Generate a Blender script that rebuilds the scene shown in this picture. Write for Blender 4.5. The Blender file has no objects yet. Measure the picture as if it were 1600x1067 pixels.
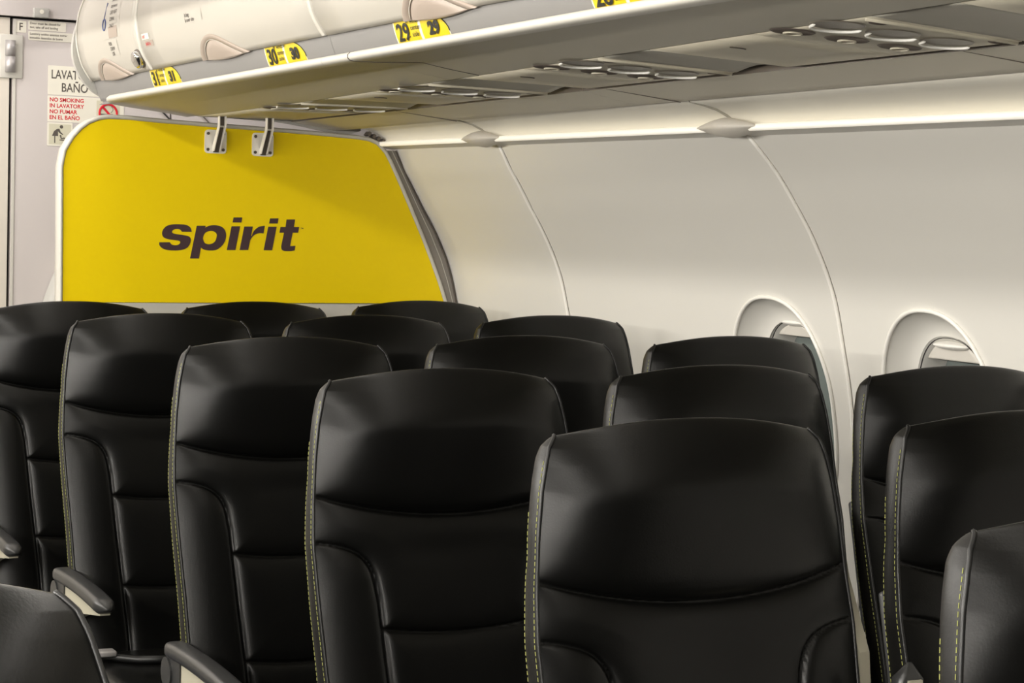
import bpy, bmesh, math, random
import numpy as np
from mathutils import Vector, Matrix

random.seed(3)
scn = bpy.context.scene
COL = scn.collection

# ------------------------------------------------------------------ camera
def cam_axes(yaw, pitch, roll):
    cy, sy, cp, sp = math.cos(yaw), math.sin(yaw), math.cos(pitch), math.sin(pitch)
    f = Vector((sy*cp, cy*cp, -sp)); r = Vector((cy, -sy, 0)); d = f.cross(r)
    cr, sr = math.cos(roll), math.sin(roll)
    return cr*r+sr*d, -sr*r+cr*d, f
cr_, cd_, cf_ = cam_axes(.4734, .0622, -.0292)
cam = bpy.data.cameras.new('camera'); camo = bpy.data.objects.new('camera', cam); COL.objects.link(camo)
M = Matrix((cr_, -cd_, -cf_)).transposed().to_4x4(); M.translation = Vector((-.8317, -.5771, 1.3692))
camo.matrix_world = M
cam.sensor_width = 36; cam.lens = 3163.02/1600*36; cam.clip_start = .05
scn.camera = camo

# ------------------------------------------------------------------ world, lamps, exposure
w = bpy.data.worlds.new('world'); scn.world = w; w.use_nodes = True
w.node_tree.nodes['Background'].inputs[0].default_value = (.55, .6, .62, 1)
w.node_tree.nodes['Background'].inputs[1].default_value = .05
scn.view_settings.view_transform = 'Standard'; scn.view_settings.look = 'None'
scn.view_settings.gamma = 1; scn.view_settings.use_curve_mapping = False
scn.view_settings.exposure = 0.16
def area(name, loc, target, sx, sy, power, col):
    l = bpy.data.lights.new(name, 'AREA'); l.shape = 'RECTANGLE'; l.size = sx; l.size_y = sy
    l.energy = power; l.color = col
    o = bpy.data.objects.new(name, l); COL.objects.link(o); o.location = loc
    d = (Vector(target)-Vector(loc)).normalized()
    y = Vector((0, 1, 0)); z = -d; x = y.cross(z).normalized(); y = z.cross(x)
    m = Matrix((x, y, z)).transposed().to_4x4(); m.translation = Vector(loc); o.matrix_world = m
    return o
WARM = (1.0, .96, .89)
# fluorescent strips that run along the tops of both rows of bins, as in any such cabin
area('cabin_light_strip', (-.76, 1.6, 2.165), (.8, 1.6, 1.5), .07, 7.6, 47, WARM)
area('cabin_light_strip', (.50, 1.6, 2.20), (-.2, 1.6, 2.0), .07, 7.6, 24, WARM)
area('sidewall_light', (-1.585, 1.0, 1.585), (1.6, 1.0, 1.1), .04, 7.6, 500, WARM)
area('galley_light', (.0, 4.95, 2.18), (.1, 5.3, 1.2), .6, .12, 4.0, (1, .95, .96))
area('galley_light', (1.1, 4.98, 2.15), (1.1, 5.2, 1.2), .6, .12, 2.4, (1, .95, .94))

# ------------------------------------------------------------------ materials
def s2l(c):
    out = []
    for v in c:
        v /= 255.
        out.append(v/12.92 if v <= .04045 else ((v+.055)/1.055)**2.4)
    return tuple(out)+(1,)
def mat(name, rgb, rough=.5, metal=0, spec=.5, bump=0, bscale=300, var=0, vscale=4, emis=None, coat=0):
    m = bpy.data.materials.new(name); m.use_nodes = True; nt = m.node_tree
    b = nt.nodes['Principled BSDF']; c = s2l(rgb)
    b.inputs['Base Color'].default_value = c; b.inputs['Roughness'].default_value = rough
    b.inputs['Metallic'].default_value = metal; b.inputs['Specular IOR Level'].default_value = spec
    if coat: b.inputs['Coat Weight'].default_value = coat
    tc = nt.nodes.new('ShaderNodeTexCoord')
    if var:
        n = nt.nodes.new('ShaderNodeTexNoise'); n.inputs['Scale'].default_value = vscale; n.inputs['Detail'].default_value = 5
        r = nt.nodes.new('ShaderNodeMapRange'); r.inputs[3].default_value = 1-var; r.inputs[4].default_value = 1+var
        mx = nt.nodes.new('ShaderNodeMix'); mx.data_type = 'RGBA'; mx.blend_type = 'MULTIPLY'; mx.inputs[0].default_value = 1
        mx.inputs[6].default_value = c
        nt.links.new(tc.outputs['Object'], n.inputs['Vector']); nt.links.new(n.outputs[0], r.inputs[0])
        nt.links.new(r.outputs[0], mx.inputs[7]); nt.links.new(mx.outputs[2], b.inputs['Base Color'])
    if bump:
        n2 = nt.nodes.new('ShaderNodeTexNoise'); n2.inputs['Scale'].default_value = bscale; n2.inputs['Detail'].default_value = 3
        bp = nt.nodes.new('ShaderNodeBump'); bp.inputs['Strength'].default_value = bump; bp.inputs['Distance'].default_value = .001
        nt.links.new(tc.outputs['Object'], n2.inputs['Vector']); nt.links.new(n2.outputs[0], bp.inputs['Height'])
        nt.links.new(bp.outputs[0], b.inputs['Normal'])
    if emis:
        b.inputs['Emission Color'].default_value = s2l(emis[0]); b.inputs['Emission Strength'].default_value = emis[1]
    return m
MT = dict(
 wall=mat('sidewall_plastic', (222, 219, 212), .42, bump=.05, bscale=500, var=.015, vscale=3),
 cove=mat('cove_lens', (200, 196, 184), .5, emis=((255, 245, 228), .06)),
 lens=mat('light_lens', (244, 240, 230), .4, emis=((255, 246, 230), .34)),
 leaf=mat('joint_cover_plastic', (206, 200, 190), .45),
 valance=mat('valance_plastic', (240, 237, 230), .35),
 bin=mat('bin_door_plastic', (184, 179, 169), .36, var=.015, vscale=3),
 lip=mat('bin_lip_plastic', (204, 200, 190), .38),
 under=mat('bin_underside_plastic', (193, 187, 170), .45, bump=.05, bscale=600, var=.02),
 channel=mat('placard_rail_grey', (128, 126, 124), .5),
 endp=mat('bin_end_grey', (176, 174, 168), .45),
 psu=mat('service_panel', (198, 191, 172), .5, bump=.1, bscale=900),
 scoop=mat('scoop_panel', (166, 162, 150), .5),
 cup=mat('shaded_reading_light', (126, 118, 106), .4),
 pit=mat('vent_pit', (118, 106, 98), .6),
 handle=mat('handle_taupe', (164, 150, 138), .42),
 rail=mat('dark_rail', (92, 84, 76), .5),
 gap=mat('joint_gap_dark', (38, 35, 34), .8),  # plain dark tone for joints, gasket and backing
 chrome=mat('brushed_steel', (250, 246, 238), .32, metal=.15, bump=.05, bscale=200),
 hinge=mat('hinge_satin', (172, 168, 166), .4, metal=.4),
 knob=mat('knob_chrome', (190, 188, 186), .12, metal=1),
 rivet=mat('rivet_steel', (110, 104, 96), .4, metal=1),
 yellow=mat('yellow_laminate', (242, 212, 0), .45, spec=.25, var=.008, vscale=2),
 logo=mat('logo_brown', (66, 46, 50), .5),
 rim=mat('bulkhead_rim', (196, 193, 184), .38),
 trimg=mat('bulkhead_trim_grey', (138, 132, 126), .45),
 lav=mat('lavatory_laminate', (197, 190, 187), .45, var=.01),
 lavd=mat('lavatory_frame', (205, 198, 186), .5),
 sign=mat('sign_cream', (222, 218, 204), .5),
 signk=mat('sign_khaki', (200, 196, 174), .5),
 txt=mat('print_dark', (84, 78, 72), .6),
 black=mat('print_black', (18, 16, 12), .6),
 red=mat('print_red', (196, 22, 40), .6),
 blue=mat('print_blue', (70, 84, 140), .6),
 plac=mat('placard_yellow', (208, 184, 16), .4),
 leather=mat('black_leather', (8, 8, 7), .31, spec=.28, bump=.12, bscale=420, var=.06, vscale=9),
 side=mat('black_side_leather', (13, 12, 10), .42, spec=.34, bump=.12, bscale=420),
 pipe=mat('black_piping', (12, 12, 12), .4),
 stitch=mat('lime_stitching', (150, 152, 84), .8),
 shell=mat('seat_shell', (52, 52, 52), .5),
 metalk=mat('seat_frame_metal', (96, 96, 94), .4, metal=.8),
 cap=mat('armrest_cap', (46, 46, 46), .32),
 beige=mat('armrest_beige', (166, 161, 143), .5),
 carpet=mat('carpet', (34, 36, 44), .95, bump=.6, bscale=700, var=.2, vscale=80),
 ceil=mat('ceiling_plastic', (226, 222, 214), .5),
 glass=mat('window_pane', (116, 124, 121), .12, spec=.6, var=.25, vscale=7),
 shade=mat('window_shade', (210, 205, 196), .45),
 frame=mat('window_frame', (196, 194, 188), .45),
)

# ------------------------------------------------------------------ mesh helpers
def link_mesh(name, verts, faces, m, parent=None, smooth=True, loc=None):
    me = bpy.data.meshes.new(name)
    me.from_pydata([tuple(map(float, v)) for v in verts], [], faces)
    me.materials.append(m)
    if smooth: me.polygons.foreach_set('use_smooth', [True]*len(me.polygons))
    me.update()
    o = bpy.data.objects.new(name, me); COL.objects.link(o)
    if parent: o.parent = parent
    if loc: o.location = loc
    return o
def from_bm(name, bm, m, parent=None, smooth=False, loc=None):
    me = bpy.data.meshes.new(name); bm.normal_update(); bm.to_mesh(me); bm.free(); me.materials.append(m)
    if smooth: me.polygons.foreach_set('use_smooth', [True]*len(me.polygons))
    o = bpy.data.objects.new(name, me); COL.objects.link(o)
    if parent: o.parent = parent
    if loc: o.location = loc
    return o
def fix(o):
    bm = bmesh.new(); bm.from_mesh(o.data); bmesh.ops.remove_doubles(bm, verts=bm.verts, dist=1e-6)
    bmesh.ops.recalc_face_normals(bm, faces=bm.faces); bm.to_mesh(o.data); bm.free(); return o
def grid(V, closed_u=False, closed_v=False):
    """V[i][j] -> verts, faces"""
    ni, nj = len(V), len(V[0]); vs = [p for row in V for p in row]; fs = []
    for i in range(ni if closed_u else ni-1):
        for j in range(nj if closed_v else nj-1):
            a = i*nj+j; b = ((i+1) % ni)*nj+j; c = ((i+1) % ni)*nj+(j+1) % nj; d = i*nj+(j+1) % nj
            fs.append((a, b, c, d))
    return vs, fs
class MB:
    def __init__(s): s.v = []; s.f = []
    def add(s, vf):
        n = len(s.v); s.v += list(vf[0]); s.f += [tuple(i+n for i in f) for f in vf[1]]; return s
    def box(s, c, d, rot=None):
        P = []
        for sx in (-1, 1):
            for sy in (-1, 1):
                for sz in (-1, 1):
                    p = Vector((sx*d[0]/2, sy*d[1]/2, sz*d[2]/2))
                    if rot: p = rot @ p
                    P.append(tuple(p+Vector(c)))
        return s.add((P, [(0, 1, 3, 2), (4, 6, 7, 5), (0, 4, 5, 1), (2, 3, 7, 6), (0, 2, 6, 4), (1, 5, 7, 3)]))
    def tube(s, pts, r, n=8, closed=False, cap=True):
        pts = [Vector(p) for p in pts]; N = len(pts); rings = []
        for i, p in enumerate(pts):
            if closed: t = pts[(i+1) % N]-pts[i-1]
            else: t = pts[min(i+1, N-1)]-pts[max(i-1, 0)]
            if t.length < 1e-9: t = Vector((0, 0, 1))
            t.normalize()
            if i == 0:
                up = Vector((0, 0, 1)) if abs(t.z) < .9 else Vector((0, 1, 0)); a = t.cross(up).normalized()
            else: a = (a-t*a.dot(t)).normalized()       # parallel transport keeps the tube untwisted
            b = t.cross(a)
            rr = r[i] if isinstance(r, (list, tuple)) else r
            rings.append([tuple(p+rr*(math.cos(q)*a+math.sin(q)*b)) for q in [2*math.pi*k/n for k in range(n)]])
        vs, fs = grid(rings, closed, True)
        if cap and not closed: fs += [tuple(range(n)), tuple(range((N-1)*n, N*n))]
        return s.add((vs, fs))
    def disc(s, c, nrm, r, h, n=20):
        nrm = Vector(nrm).normalized(); c = Vector(c)
        return s.tube([c, c+nrm*h], r, n)
    def build(s, name, m, parent=None, smooth=False, loc=None):
        return fix(link_mesh(name, s.v, s.f, m, parent, smooth, loc))
def bevel_box(name, c, d, r, m, parent=None, seg=3, rot=None, loc=None):
    bm = bmesh.new(); bmesh.ops.create_cube(bm, size=1)
    bmesh.ops.scale(bm, vec=d, verts=bm.verts)
    bmesh.ops.bevel(bm, geom=list(bm.edges), offset=r, segments=seg, affect='EDGES', profile=.5)
    if rot: bmesh.ops.rotate(bm, verts=bm.verts, cent=(0, 0, 0), matrix=rot)
    bmesh.ops.translate(bm, verts=bm.verts, vec=c)
    return from_bm(name, bm, m, parent, True, loc)
def prism(name, poly, y0, y1, m, parent=None, holes=(), smooth=False):
    """poly in (x,z), extruded along y"""
    from mathutils.geometry import tessellate_polygon
    loops = [[Vector((x, 0, z)) for x, z in poly]]+[[Vector((x, 0, z)) for x, z in h] for h in holes]
    tris = tessellate_polygon(loops); flat = [p for l in loops for p in l]; n = len(flat)
    vs = [(p.x, y0, p.z) for p in flat]+[(p.x, y1, p.z) for p in flat]
    fs = [tuple(t) for t in tris]+[tuple(i+n for i in reversed(t)) for t in tris]
    k = 0
    for l in loops:
        L = len(l)
        for i in range(L): fs.append((k+i, k+(i+1) % L, k+(i+1) % L+n, k+i+n))
        k += L
    return fix(link_mesh(name, vs, fs, m, parent, smooth))
def smooth_loop(P, n=4):
    out = []; N = len(P)
    for i in range(N):
        p0, p1, p2, p3 = [np.array(P[(i+k) % N], float) for k in (-1, 0, 1, 2)]
        for t in [j/n for j in range(n)]:
            out.append(tuple(.5*((2*p1)+(-p0+p2)*t+(2*p0-5*p1+4*p2-p3)*t*t+(-p0+3*p1-3*p2+p3)*t**3)))
    return out
def thing(name, label, cat, loc=(0, 0, 0), group=None):
    o = bpy.data.objects.new(name, None); COL.objects.link(o); o.location = loc; o.empty_display_size = .1
    o['label'] = label; o['category'] = cat
    if group: o['group'] = group
    return o
def tag(o, label, cat, group=None):
    o['label'] = label; o['category'] = cat
    if group: o['group'] = group
    return o
def struct(name, loc=(0, 0, 0), mesh=None):
    o = mesh if mesh else bpy.data.objects.new(name, None)
    if not mesh: COL.objects.link(o); o.location = loc
    o['kind'] = 'structure'; return o
def text2d(s, size, sx=1, bold=0, shear=0, align='LEFT'):
    cu = bpy.data.curves.new('t', 'FONT'); cu.body = s; cu.size = size; cu.offset = bold; cu.shear = shear
    cu.align_x = align; cu.resolution_u = 3
    o = bpy.data.objects.new('t', cu); COL.objects.link(o)
    dg = bpy.context.evaluated_depsgraph_get(); me = bpy.data.meshes.new_from_object(o.evaluated_get(dg))
    vs = [(v.co.x*sx, v.co.y) for v in me.vertices]; fs = [tuple(p.vertices) for p in me.polygons]
    bpy.data.objects.remove(o); bpy.data.curves.remove(cu); bpy.data.meshes.remove(me)
    return vs, fs
def wall_text(items, y, m, parent, name='lettering'):
    """items: (string, x, z, size, sx, bold) on a wall that faces -Y"""
    mb = MB()
    for s, x, z, size, sx, bold in items:
        vs, fs = text2d(s, size, sx, bold); mb.add(([(x+a, y, z+b) for a, b in vs], fs))
    return link_mesh(name, mb.v, mb.f, m, parent, False)
def rrect(x0, z0, x1, z1, r, n=4):
    P = []
    for cx, cz, a0 in ((x1-r, z1-r, 0), (x0+r, z1-r, 90), (x0+r, z0+r, 180), (x1-r, z0+r, 270)):
        for k in range(n+1):
            a = math.radians(a0+90*k/n); P.append((cx+r*math.cos(a), cz+r*math.sin(a)))
    return P

# ------------------------------------------------------------------ shared cross-section of the sidewall
WZ = [0.0, .10, .30, .60, .829, .911, 1.034, 1.21, 1.276, 1.355, 1.472, 1.545]
WX = [1.66, 1.70, 1.755, 1.775, 1.762, 1.748, 1.728, 1.685, 1.657, 1.613, 1.528, 1.452]
from math import sin, cos, pi
_zz = np.linspace(0, 1.545, 400); _xx = np.interp(_zz, WZ, WX)
_k = np.exp(-np.linspace(-2, 2, 31)**2); _k /= _k.sum()
_xs = np.convolve(np.pad(_xx, 15, mode='reflect', reflect_type='odd'), _k, 'valid')
def wallX(z, y=0):
    """the fuselage narrows towards the tail"""
    g = 0
    if y > 2.9: g = .043*min(1, (y-2.9)/1.1)**1.2+.010*max(0, (y-3.98)/.64)
    k = min(1, max(0, (1.545-z)/.06))
    if z > 1.38: g *= 1-.35*min(1, (z-1.38)/.12)
    return float(np.interp(z, _zz, _xs))-g*k

# ================================================================== STRUCTURE
Y0, Y1 = -7.0, 5.3
fl = struct('floor', mesh=MB().box((-.1, (Y0+Y1)/2+.2, -.03), (4.2, Y1-Y0+1.4, .06)).build('floor', MT['carpet']))
# ceiling: shallow arched panels
ce = struct('ceiling')
V = []
for y in (Y0, Y1+.02):
    V.append([(-.11+.86*t, y, 2.19+.09*(1-t*t)) for t in np.linspace(-1, 1, 25)])
vs, fs = grid(V); o = link_mesh('ceiling_panel', vs, fs, MT['ceil'], ce)
sd = o.modifiers.new('t', 'SOLIDIFY'); sd.thickness = .02; sd.offset = 1
for prof in ([(.75, 2.19), (.80, 2.175), (.835, 2.13), (.84, 2.055)], [(-.97, 2.19), (-1.02, 2.175), (-1.05, 2.13), (-1.055, 2.09)]):
    vs, fs = grid([[(x, y, z) for x, z in prof] for y in (Y0, Y1)]); link_mesh('ceiling_ledge', vs, fs, MT['ceil'], ce)
# right sidewall panels, each with its window reveals
wr = struct('wall_right')
SEAMS = [5.05, 3.985, 2.865, 1.765, .70, -.37, -1.44, -2.5, -3.57, -4.64, -5.7, Y0]
WIN = [3.104, 2.570, 2.03, 1.49, .95, .42, -.12, -.65, -1.19, -1.72]
WCZ, WA, WB = .95, .180, .257
RI = .62
IA, IB = .128, .204
def se(dy, dz, a, b): return ((abs(dy)/a)**2.3+(abs(dz)/b)**2.3)**(1/2.3)
def wr_r(y, z, wy):
    ro = se(y-wy, z-WCZ, WA, WB)
    if ro >= 1: return ro
    ri = se(y-wy, z-WCZ, IA, IB)
    if ri <= 1: return RI*ri
    return RI+(1-RI)*(ri-1)/((ri-1)+(1-ro)*WA/IA)
def reveal(r):
    b = .0015*math.exp(-((r-1.0)/.04)**2)          # raised bead round the reveal, towards the cabin
    d = 0
    if r < 1.0:
        t = min(1, (1.0-r)/(1.0-RI)); d = .046*(1-(1-t)**2.4)
    return d-b
for a, b in zip(SEAMS[:-1], SEAMS[1:]):
    y1, y0 = a-.002, b+.002
    wins = [wv for wv in WIN if y0 < wv < y1 and wv < 3.3]
    full = y1 > 1.2
    ny = int((y1-y0)/(.0045 if wins and full else .02))+1
    zs = list(np.linspace(0, .64, 12))+list(np.linspace(.65, 1.24, 130 if full else 40))+list(np.linspace(1.26, 1.545, 18))
    V = []; R = []
    for i in range(ny+1):
        y = y0+(y1-y0)*i/ny; row = []; rr = []
        for z in zs:
            rm = 9; wyy = None
            for wv in wins:
                r_ = wr_r(y, z, wv)
                if r_ < rm: rm, wyy = r_, wv
            yy, zz_ = y, z
            if rm < RI and rm > RI-.12:
                k = RI/rm; yy = wyy+(y-wyy)*k; zz_ = WCZ+(z-WCZ)*k
            if wyy is not None and .97 < rm < 1.03:
                ro = se(y-wyy, z-WCZ, WA, WB)
                if abs(ro-1) < .0105: yy = wyy+(y-wyy)/ro; zz_ = WCZ+(z-WCZ)/ro; rm = 1.0
            e = min(y-y0, y1-y); edge = .004*max(0, 1-e/.008)
            row.append((wallX(zz_, yy)+(reveal(max(rm, RI)) if rm < 1.3 else 0)+edge, yy, zz_)); rr.append(rm)
        V.append(row); R.append(rr)
    vs, fs = grid(V); Rf = [r for row in R for r in row]
    fs = [f for f in fs if not all(Rf[i] < RI for i in f)]
    link_mesh('wall_panel', vs, fs, MT['wall'], wr)
    # bead that covers the joint between panels
    if -.5 < b < 5:
        MB().tube([(wallX(z, b)-.0005, b, z) for z in np.linspace(0.02, 1.545, 60)], .0042, 8).build('joint_bead', MT['valance'], wr, True)
MB().box((1.86, (Y0+Y1)/2, 1.0), (.02, Y1-Y0, 2.3)).build('outer_lining', MT['gap'], wr)
# dado vent strip near the floor
MB().box((1.735, (Y0+5)/2, .22), (.02, 5-Y0, .12)).build('dado_strip', MT['frame'], wr)
# windows
def superell(a, b, n=64, p=2.3):
    P = []
    for k in range(n):
        t = 2*pi*k/n; c, s = cos(t), sin(t)
        P.append((a*math.copysign(abs(c)**(2/p), c), b*math.copysign(abs(s)**(2/p), s)))
    return P
nwin = 0
for wy in [v for v in WIN if v > 1.2 and v < 3.3]:
    nwin += 1
    wn = struct('window_%d' % nwin)
    MB().tube([(wallX(WCZ+z, wy+y)-.0032, wy+y, WCZ+z) for y, z in superell(WA, WB, 96)], .0046, 8, True).build('reveal_bead', MT['valance'], wn, True)
    ring = []
    for (k, dx) in ((1.015, .041), (.99, .047), (.965, .052), (.95, .075), (.90, .098)):
        ring.append([(wallX(WCZ+z)+dx, wy+y, WCZ+z) for y, z in superell(IA*k, IB*k)])
    vs, fs = grid(ring, False, True); link_mesh('window_frame', vs, fs, MT['frame'], wn)
    # thin dark gasket line between reveal and frame
    MB().tube([(wallX(WCZ+z)+.0455, wy+y, WCZ+z) for y, z in superell(IA, IB)], .0013, 6, True).build('gasket', MT['gap'], wn, True)
    P = superell(IA*.93, IB*.93, 64)
    vs = [(wallX(WCZ+z)+.094, wy+y, WCZ+z) for y, z in P]+[(wallX(WCZ)+.094, wy, WCZ)]
    link_mesh('pane', vs, [(i, (i+1) % 64, 64) for i in range(64)], MT['glass'], wn, False)
    # shade, pulled down a little, with its grip lip
    zb = 1.122 if nwin == 1 else (1.108 if nwin == 2 else 1.11)
    def inside(z, k=.962):
        t = abs(z-WCZ)/(IB*k); return IA*k*max(0, 1-t**2.3)**(1/2.3)
    V = []
    for z in np.linspace(zb, WCZ+IB*.9618, 12):
        hw = inside(z); V.append([(wallX(z)+.052, wy+hw*t, z) for t in np.linspace(-1, 1, 9)])
    vs, fs = grid(V); so = link_mesh('shade', vs, fs, MT['shade'], wn)
    sd = so.modifiers.new('t', 'SOLIDIFY'); sd.thickness = .003
    V = []
    for t in np.linspace(-1, 1, 17):
        h = .0085*math.sqrt(max(0, 1-t*t))+.0002; dpt = .018*math.sqrt(max(0, 1-t*t))
        V.append([(wallX(1.14)+.052-dpt*(1-q*q)-.001, wy+.054*t, zb+.030+h*q) for q in np.linspace(-1, 1, 7)])
    vs, fs = grid(V); link_mesh('shade_handle', vs, fs, MT['valance'], so)

# light cove and valance over the sidewall
for i, (a, b) in enumerate(zip(SEAMS[:-1], SEAMS[1:])):
    tr = struct('trim_%d' % (i+1))
    y1, y0 = min(a, 4.66)-.0015, b+.0015
    prof = [(1.456, 1.5425), (1.44, 1.5455), (1.425, 1.5475), (1.4035, 1.5492)]
    vs, fs = grid([[(x, y, z) for x, z in prof] for y in (y0, y1)]); link_mesh('valance', vs, fs, MT['wall'], tr)
    prof = [(1.4035, 1.5492), (1.3985, 1.5515), (1.3970, 1.5550), (1.3980, 1.5595), (1.403, 1.5625), (1.413, 1.563), (1.425, 1.564)]
    vs, fs = grid([[(x, y, z) for x, z in prof] for y in (y0, y1)]); link_mesh('light_lens', vs, fs, MT['lens'], tr)
    prof = [(1.300, 1.626), (1.3025, 1.615), (1.312, 1.604), (1.345, 1.600), (1.376, 1.594), (1.402, 1.583), (1.418, 1.573), (1.424, 1.564)]
    vs, fs = grid([[(x, y, z) for x, z in prof] for y in (y0, y1)]); link_mesh('light_diffuser', vs, fs, MT['cove'], tr)
    if i > 0:
        r = [(x, y1+.003, z-.001) for x, z in prof[2:]]
        MB().tube(r, [.001, .002, .0032, .0036, .003, .0022], 8).build('joint_rib', MT['scoop'], tr, True)
# leaf-shaped covers over the valance joints
proto = None
for k, y in enumerate(SEAMS[1:3]):
    V = []
    for t in np.linspace(-1, 1, 33):
        e = max(0, 1-abs(t)**1.35); hh = .0200*e**.9+.0004; dp = .030*e+.001
        row = []
        for q in np.linspace(-1, 1, 13):
            al = q*pi/2; row.append((-dp*cos(al)*1.0+.016*(q < 0)*(-q), .118*t, hh*sin(al)))
        V.append(row)
    vs, fs = grid(V)
    if proto is None:
        o = link_mesh('joint_cover', vs, fs, MT['leaf']); proto = o
    else:
        o = proto.copy(); COL.objects.link(o)
    o.location = (1.402, y, 1.557)
    tag(o, ['white leaf-shaped cover on the light valance, nearer the yellow partition',
            'white leaf-shaped cover on the light valance above the aft-most window',
            'white leaf-shaped cover on the light valance forward of the visible windows'][k], 'joint cover', 'leaf covers on the valance joints')

# left side of the cabin (behind and beside the camera): wall, bins, simple but real
wl = struct('wall_left')
vs, fs = grid([[(-.22-wallX(z), y, z) for z in np.linspace(0, 1.545, 30)] for y in (Y0, Y1)]); link_mesh('wall_panel', vs, fs, MT['wall'], wl)
vs, fs = grid([[(x, y, z) for x, z in ((-1.68, 1.541), (-1.62, 1.56), (-1.53, 1.60), (-1.40, 1.62), (-1.0, 1.645), (-.86, 1.65), (-.825, 1.655), (-.82, 1.67), (-.80, 1.71), (-.785, 1.79), (-.79, 1.87), (-.84, 1.97), (-.93, 2.05), (-1.05, 2.1), (-1.2, 2.19))] for y in (Y0, 4.66)])
link_mesh('bin_row', vs, fs, MT['bin'], wl)
prism('bin_row_end', [(-1.68, 1.541), (-1.40, 1.62), (-1.0, 1.645), (-.825, 1.655), (-.785, 1.79), (-.84, 1.97), (-1.05, 2.1), (-1.2, 2.19), (-1.7, 2.19)], 4.66, 4.68, MT['endp'], wl)
# unseen front closing wall, set far off and dark to darken seat reflections
struct('wall_front', mesh=MB().box((-.1, Y0-.02, 1.15), (4.0, .04, 2.4)).build('wall_front', MT['shell']))

# aft wall: lavatory module
wb = struct('wall_back')
L = Y1
MB().box((.05, L+.05, 1.15), (3.8, .04, 2.4)).build('backing', MT['gap'], wb)
MB().box((-.78, L+.012, .945), (2.622, .024, 1.897)).build('side_panel', MT['lavd'], wb)
MB().box((.1, L+.006, 2.06), (3.6, .036, .324)).build('header_panel', MT['lav'], wb)
dr = struct('door_1')
MB().box((.775, L+.012, .943), (.47, .024, 1.897)).build('door_panel', MT['lav'], dr)
MB().box((.5445, L-.001, .943), (.008, .004, 1.894)).build('edge_strip', MT['rim'], dr)
MB().box((1.40, L+.012, .943), (.77, .024, 1.897)).build('door_frame', MT['lav'], wb)
rot = Matrix.Rotation(math.radians(-32), 3, 'Y')
MB().box((1.000, L-.003, 1.633), (.004, .004, .07), Matrix.Rotation(math.radians(-46), 3, 'Y')).build('slanted_joint', MT['gap'], wb)
MB().box((1.118, L-.003, 1.633), (.0025, .004, .07), Matrix.Rotation(math.radians(-46), 3, 'Y')).build('slanted_joint', MT['rail'], wb)
# hinge
hg = bpy.data.objects.new('hinge', None); COL.objects.link(hg); hg.parent = dr
bevel_box('hinge_plate', (.535, L-.003, 1.783), (.066, .006, .125), .002, MT['rim'], hg, 2)
MB().tube([(.530, L-.014, 1.737), (.530, L-.014, 1.7815)], .0145, 18).tube([(.530, L-.014, 1.784), (.530, L-.014, 1.828)], .0145, 18).build('hinge_barrel', MT['hinge'], hg, True)
lt = thing('door_bumper', 'small grey block with a round button over the lavatory door', 'door stop', (.616, L, 1.911))
bevel_box('block', (0, -.012, 0), (.044, .024, .028), .002, MT['endp'], lt, 2)
MB().disc((0, -.024, .003), (0, -1, 0), .0062, .002).build('button', MT['sign'], lt)

# ---------- signs on the lavatory door
ys = L-.0012
def sign(name, label, x0, z0, x1, z1, m=MT['sign'], r=.003):
    o = prism(name, rrect(x0, z0, x1, z1, r), ys, L, m); return tag(o, label, 'sign')
s = sign('letter_sign', 'tiny cream square sign with the letter F at top of lavatory door', .548, 1.853, .578, 1.886)
wall_text([('F', .5565, 1.8595, .030, .8, .0006)], ys-.0003, MT['txt'], s)
s = sign('notice_sign', 'cream two-line English notice under the grey block on lavatory door', .584, 1.862, .693, 1.889)
wall_text([('Door must be closed for', .588, 1.8785, .0095, .93, .0001), ('taxi, take off and landing', .588, 1.8675, .0095, .87, .0001)], ys-.0003, MT['txt'], s)
s = sign('notice_sign', 'lower cream two-line Spanish notice on lavatory door', .584, 1.833, .715, 1.859)
wall_text([('Lavatory unidos asientos tomar', .588, 1.8485, .0092, .93, .0001), ('inmueble detenidos de bueno', .588, 1.8375, .0092, .87, .0001)], ys-.0003, MT['txt'], s)
s = sign('lavatory_sign', 'cream sign reading LAVATORY BAÑO on the grey lavatory door', .643, 1.680, .823, 1.764)
wall_text([('LAVATORY', .6515, 1.727, .036, .72, .0005), ('BAÑO', .6815, 1.690, .036, .78, .0005)], ys-.0003, MT['txt'], s)
s = sign('no_smoking_sign', 'white sign with red no smoking words and red crossed-out cigarette', .643, 1.602, .869, 1.677)
wall_text([('NO SMOKING', .648, 1.6605, .0162, .98, .0004), ('IN LAVATORY', .648, 1.6435, .0162, .98, .0004), ('NO FUMAR', .648, 1.6265, .0162, .98, .0004), ('EN EL BAÑO', .648, 1.6095, .0162, .98, .0004)], ys-.0003, MT['red'], s)
cx, cz, R_ = .822, 1.634, .030
prism('symbol_field', rrect(.787, 1.603, .857, 1.670, .002), ys-.0002, ys, MT['signk'], s)
MB().tube([(cx+(R_-.004)*cos(t), ys-.0004, cz+(R_-.004)*sin(t)) for t in np.linspace(0, 2*pi, 49)[:-1]], .0033, 6, True).box((cx, ys-.0006, cz), (.0065, .001, 2*(R_-.005)), Matrix.Rotation(math.radians(-43), 3, 'Y')).build('prohibition_ring', MT['red'], s)
mb = MB().box((cx-.004, ys-.0004, cz-.004), (.036, .0006, .004))
mb.tube([(cx+.008+.006*sin(t*3), ys-.0004, cz+.002+.018*t) for t in np.linspace(0, 1, 12)], .0008, 5)
mb.build('cigarette', MT['txt'], s)
s = sign('baby_changing_sign', 'khaki baby changing pictogram sign, lowest on lavatory door', .643, 1.532, .717, 1.600)
prism('sign_field', rrect(.6475, 1.5365, .7125, 1.5955, .001), ys-.0002, ys, MT['signk'], s)
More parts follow.
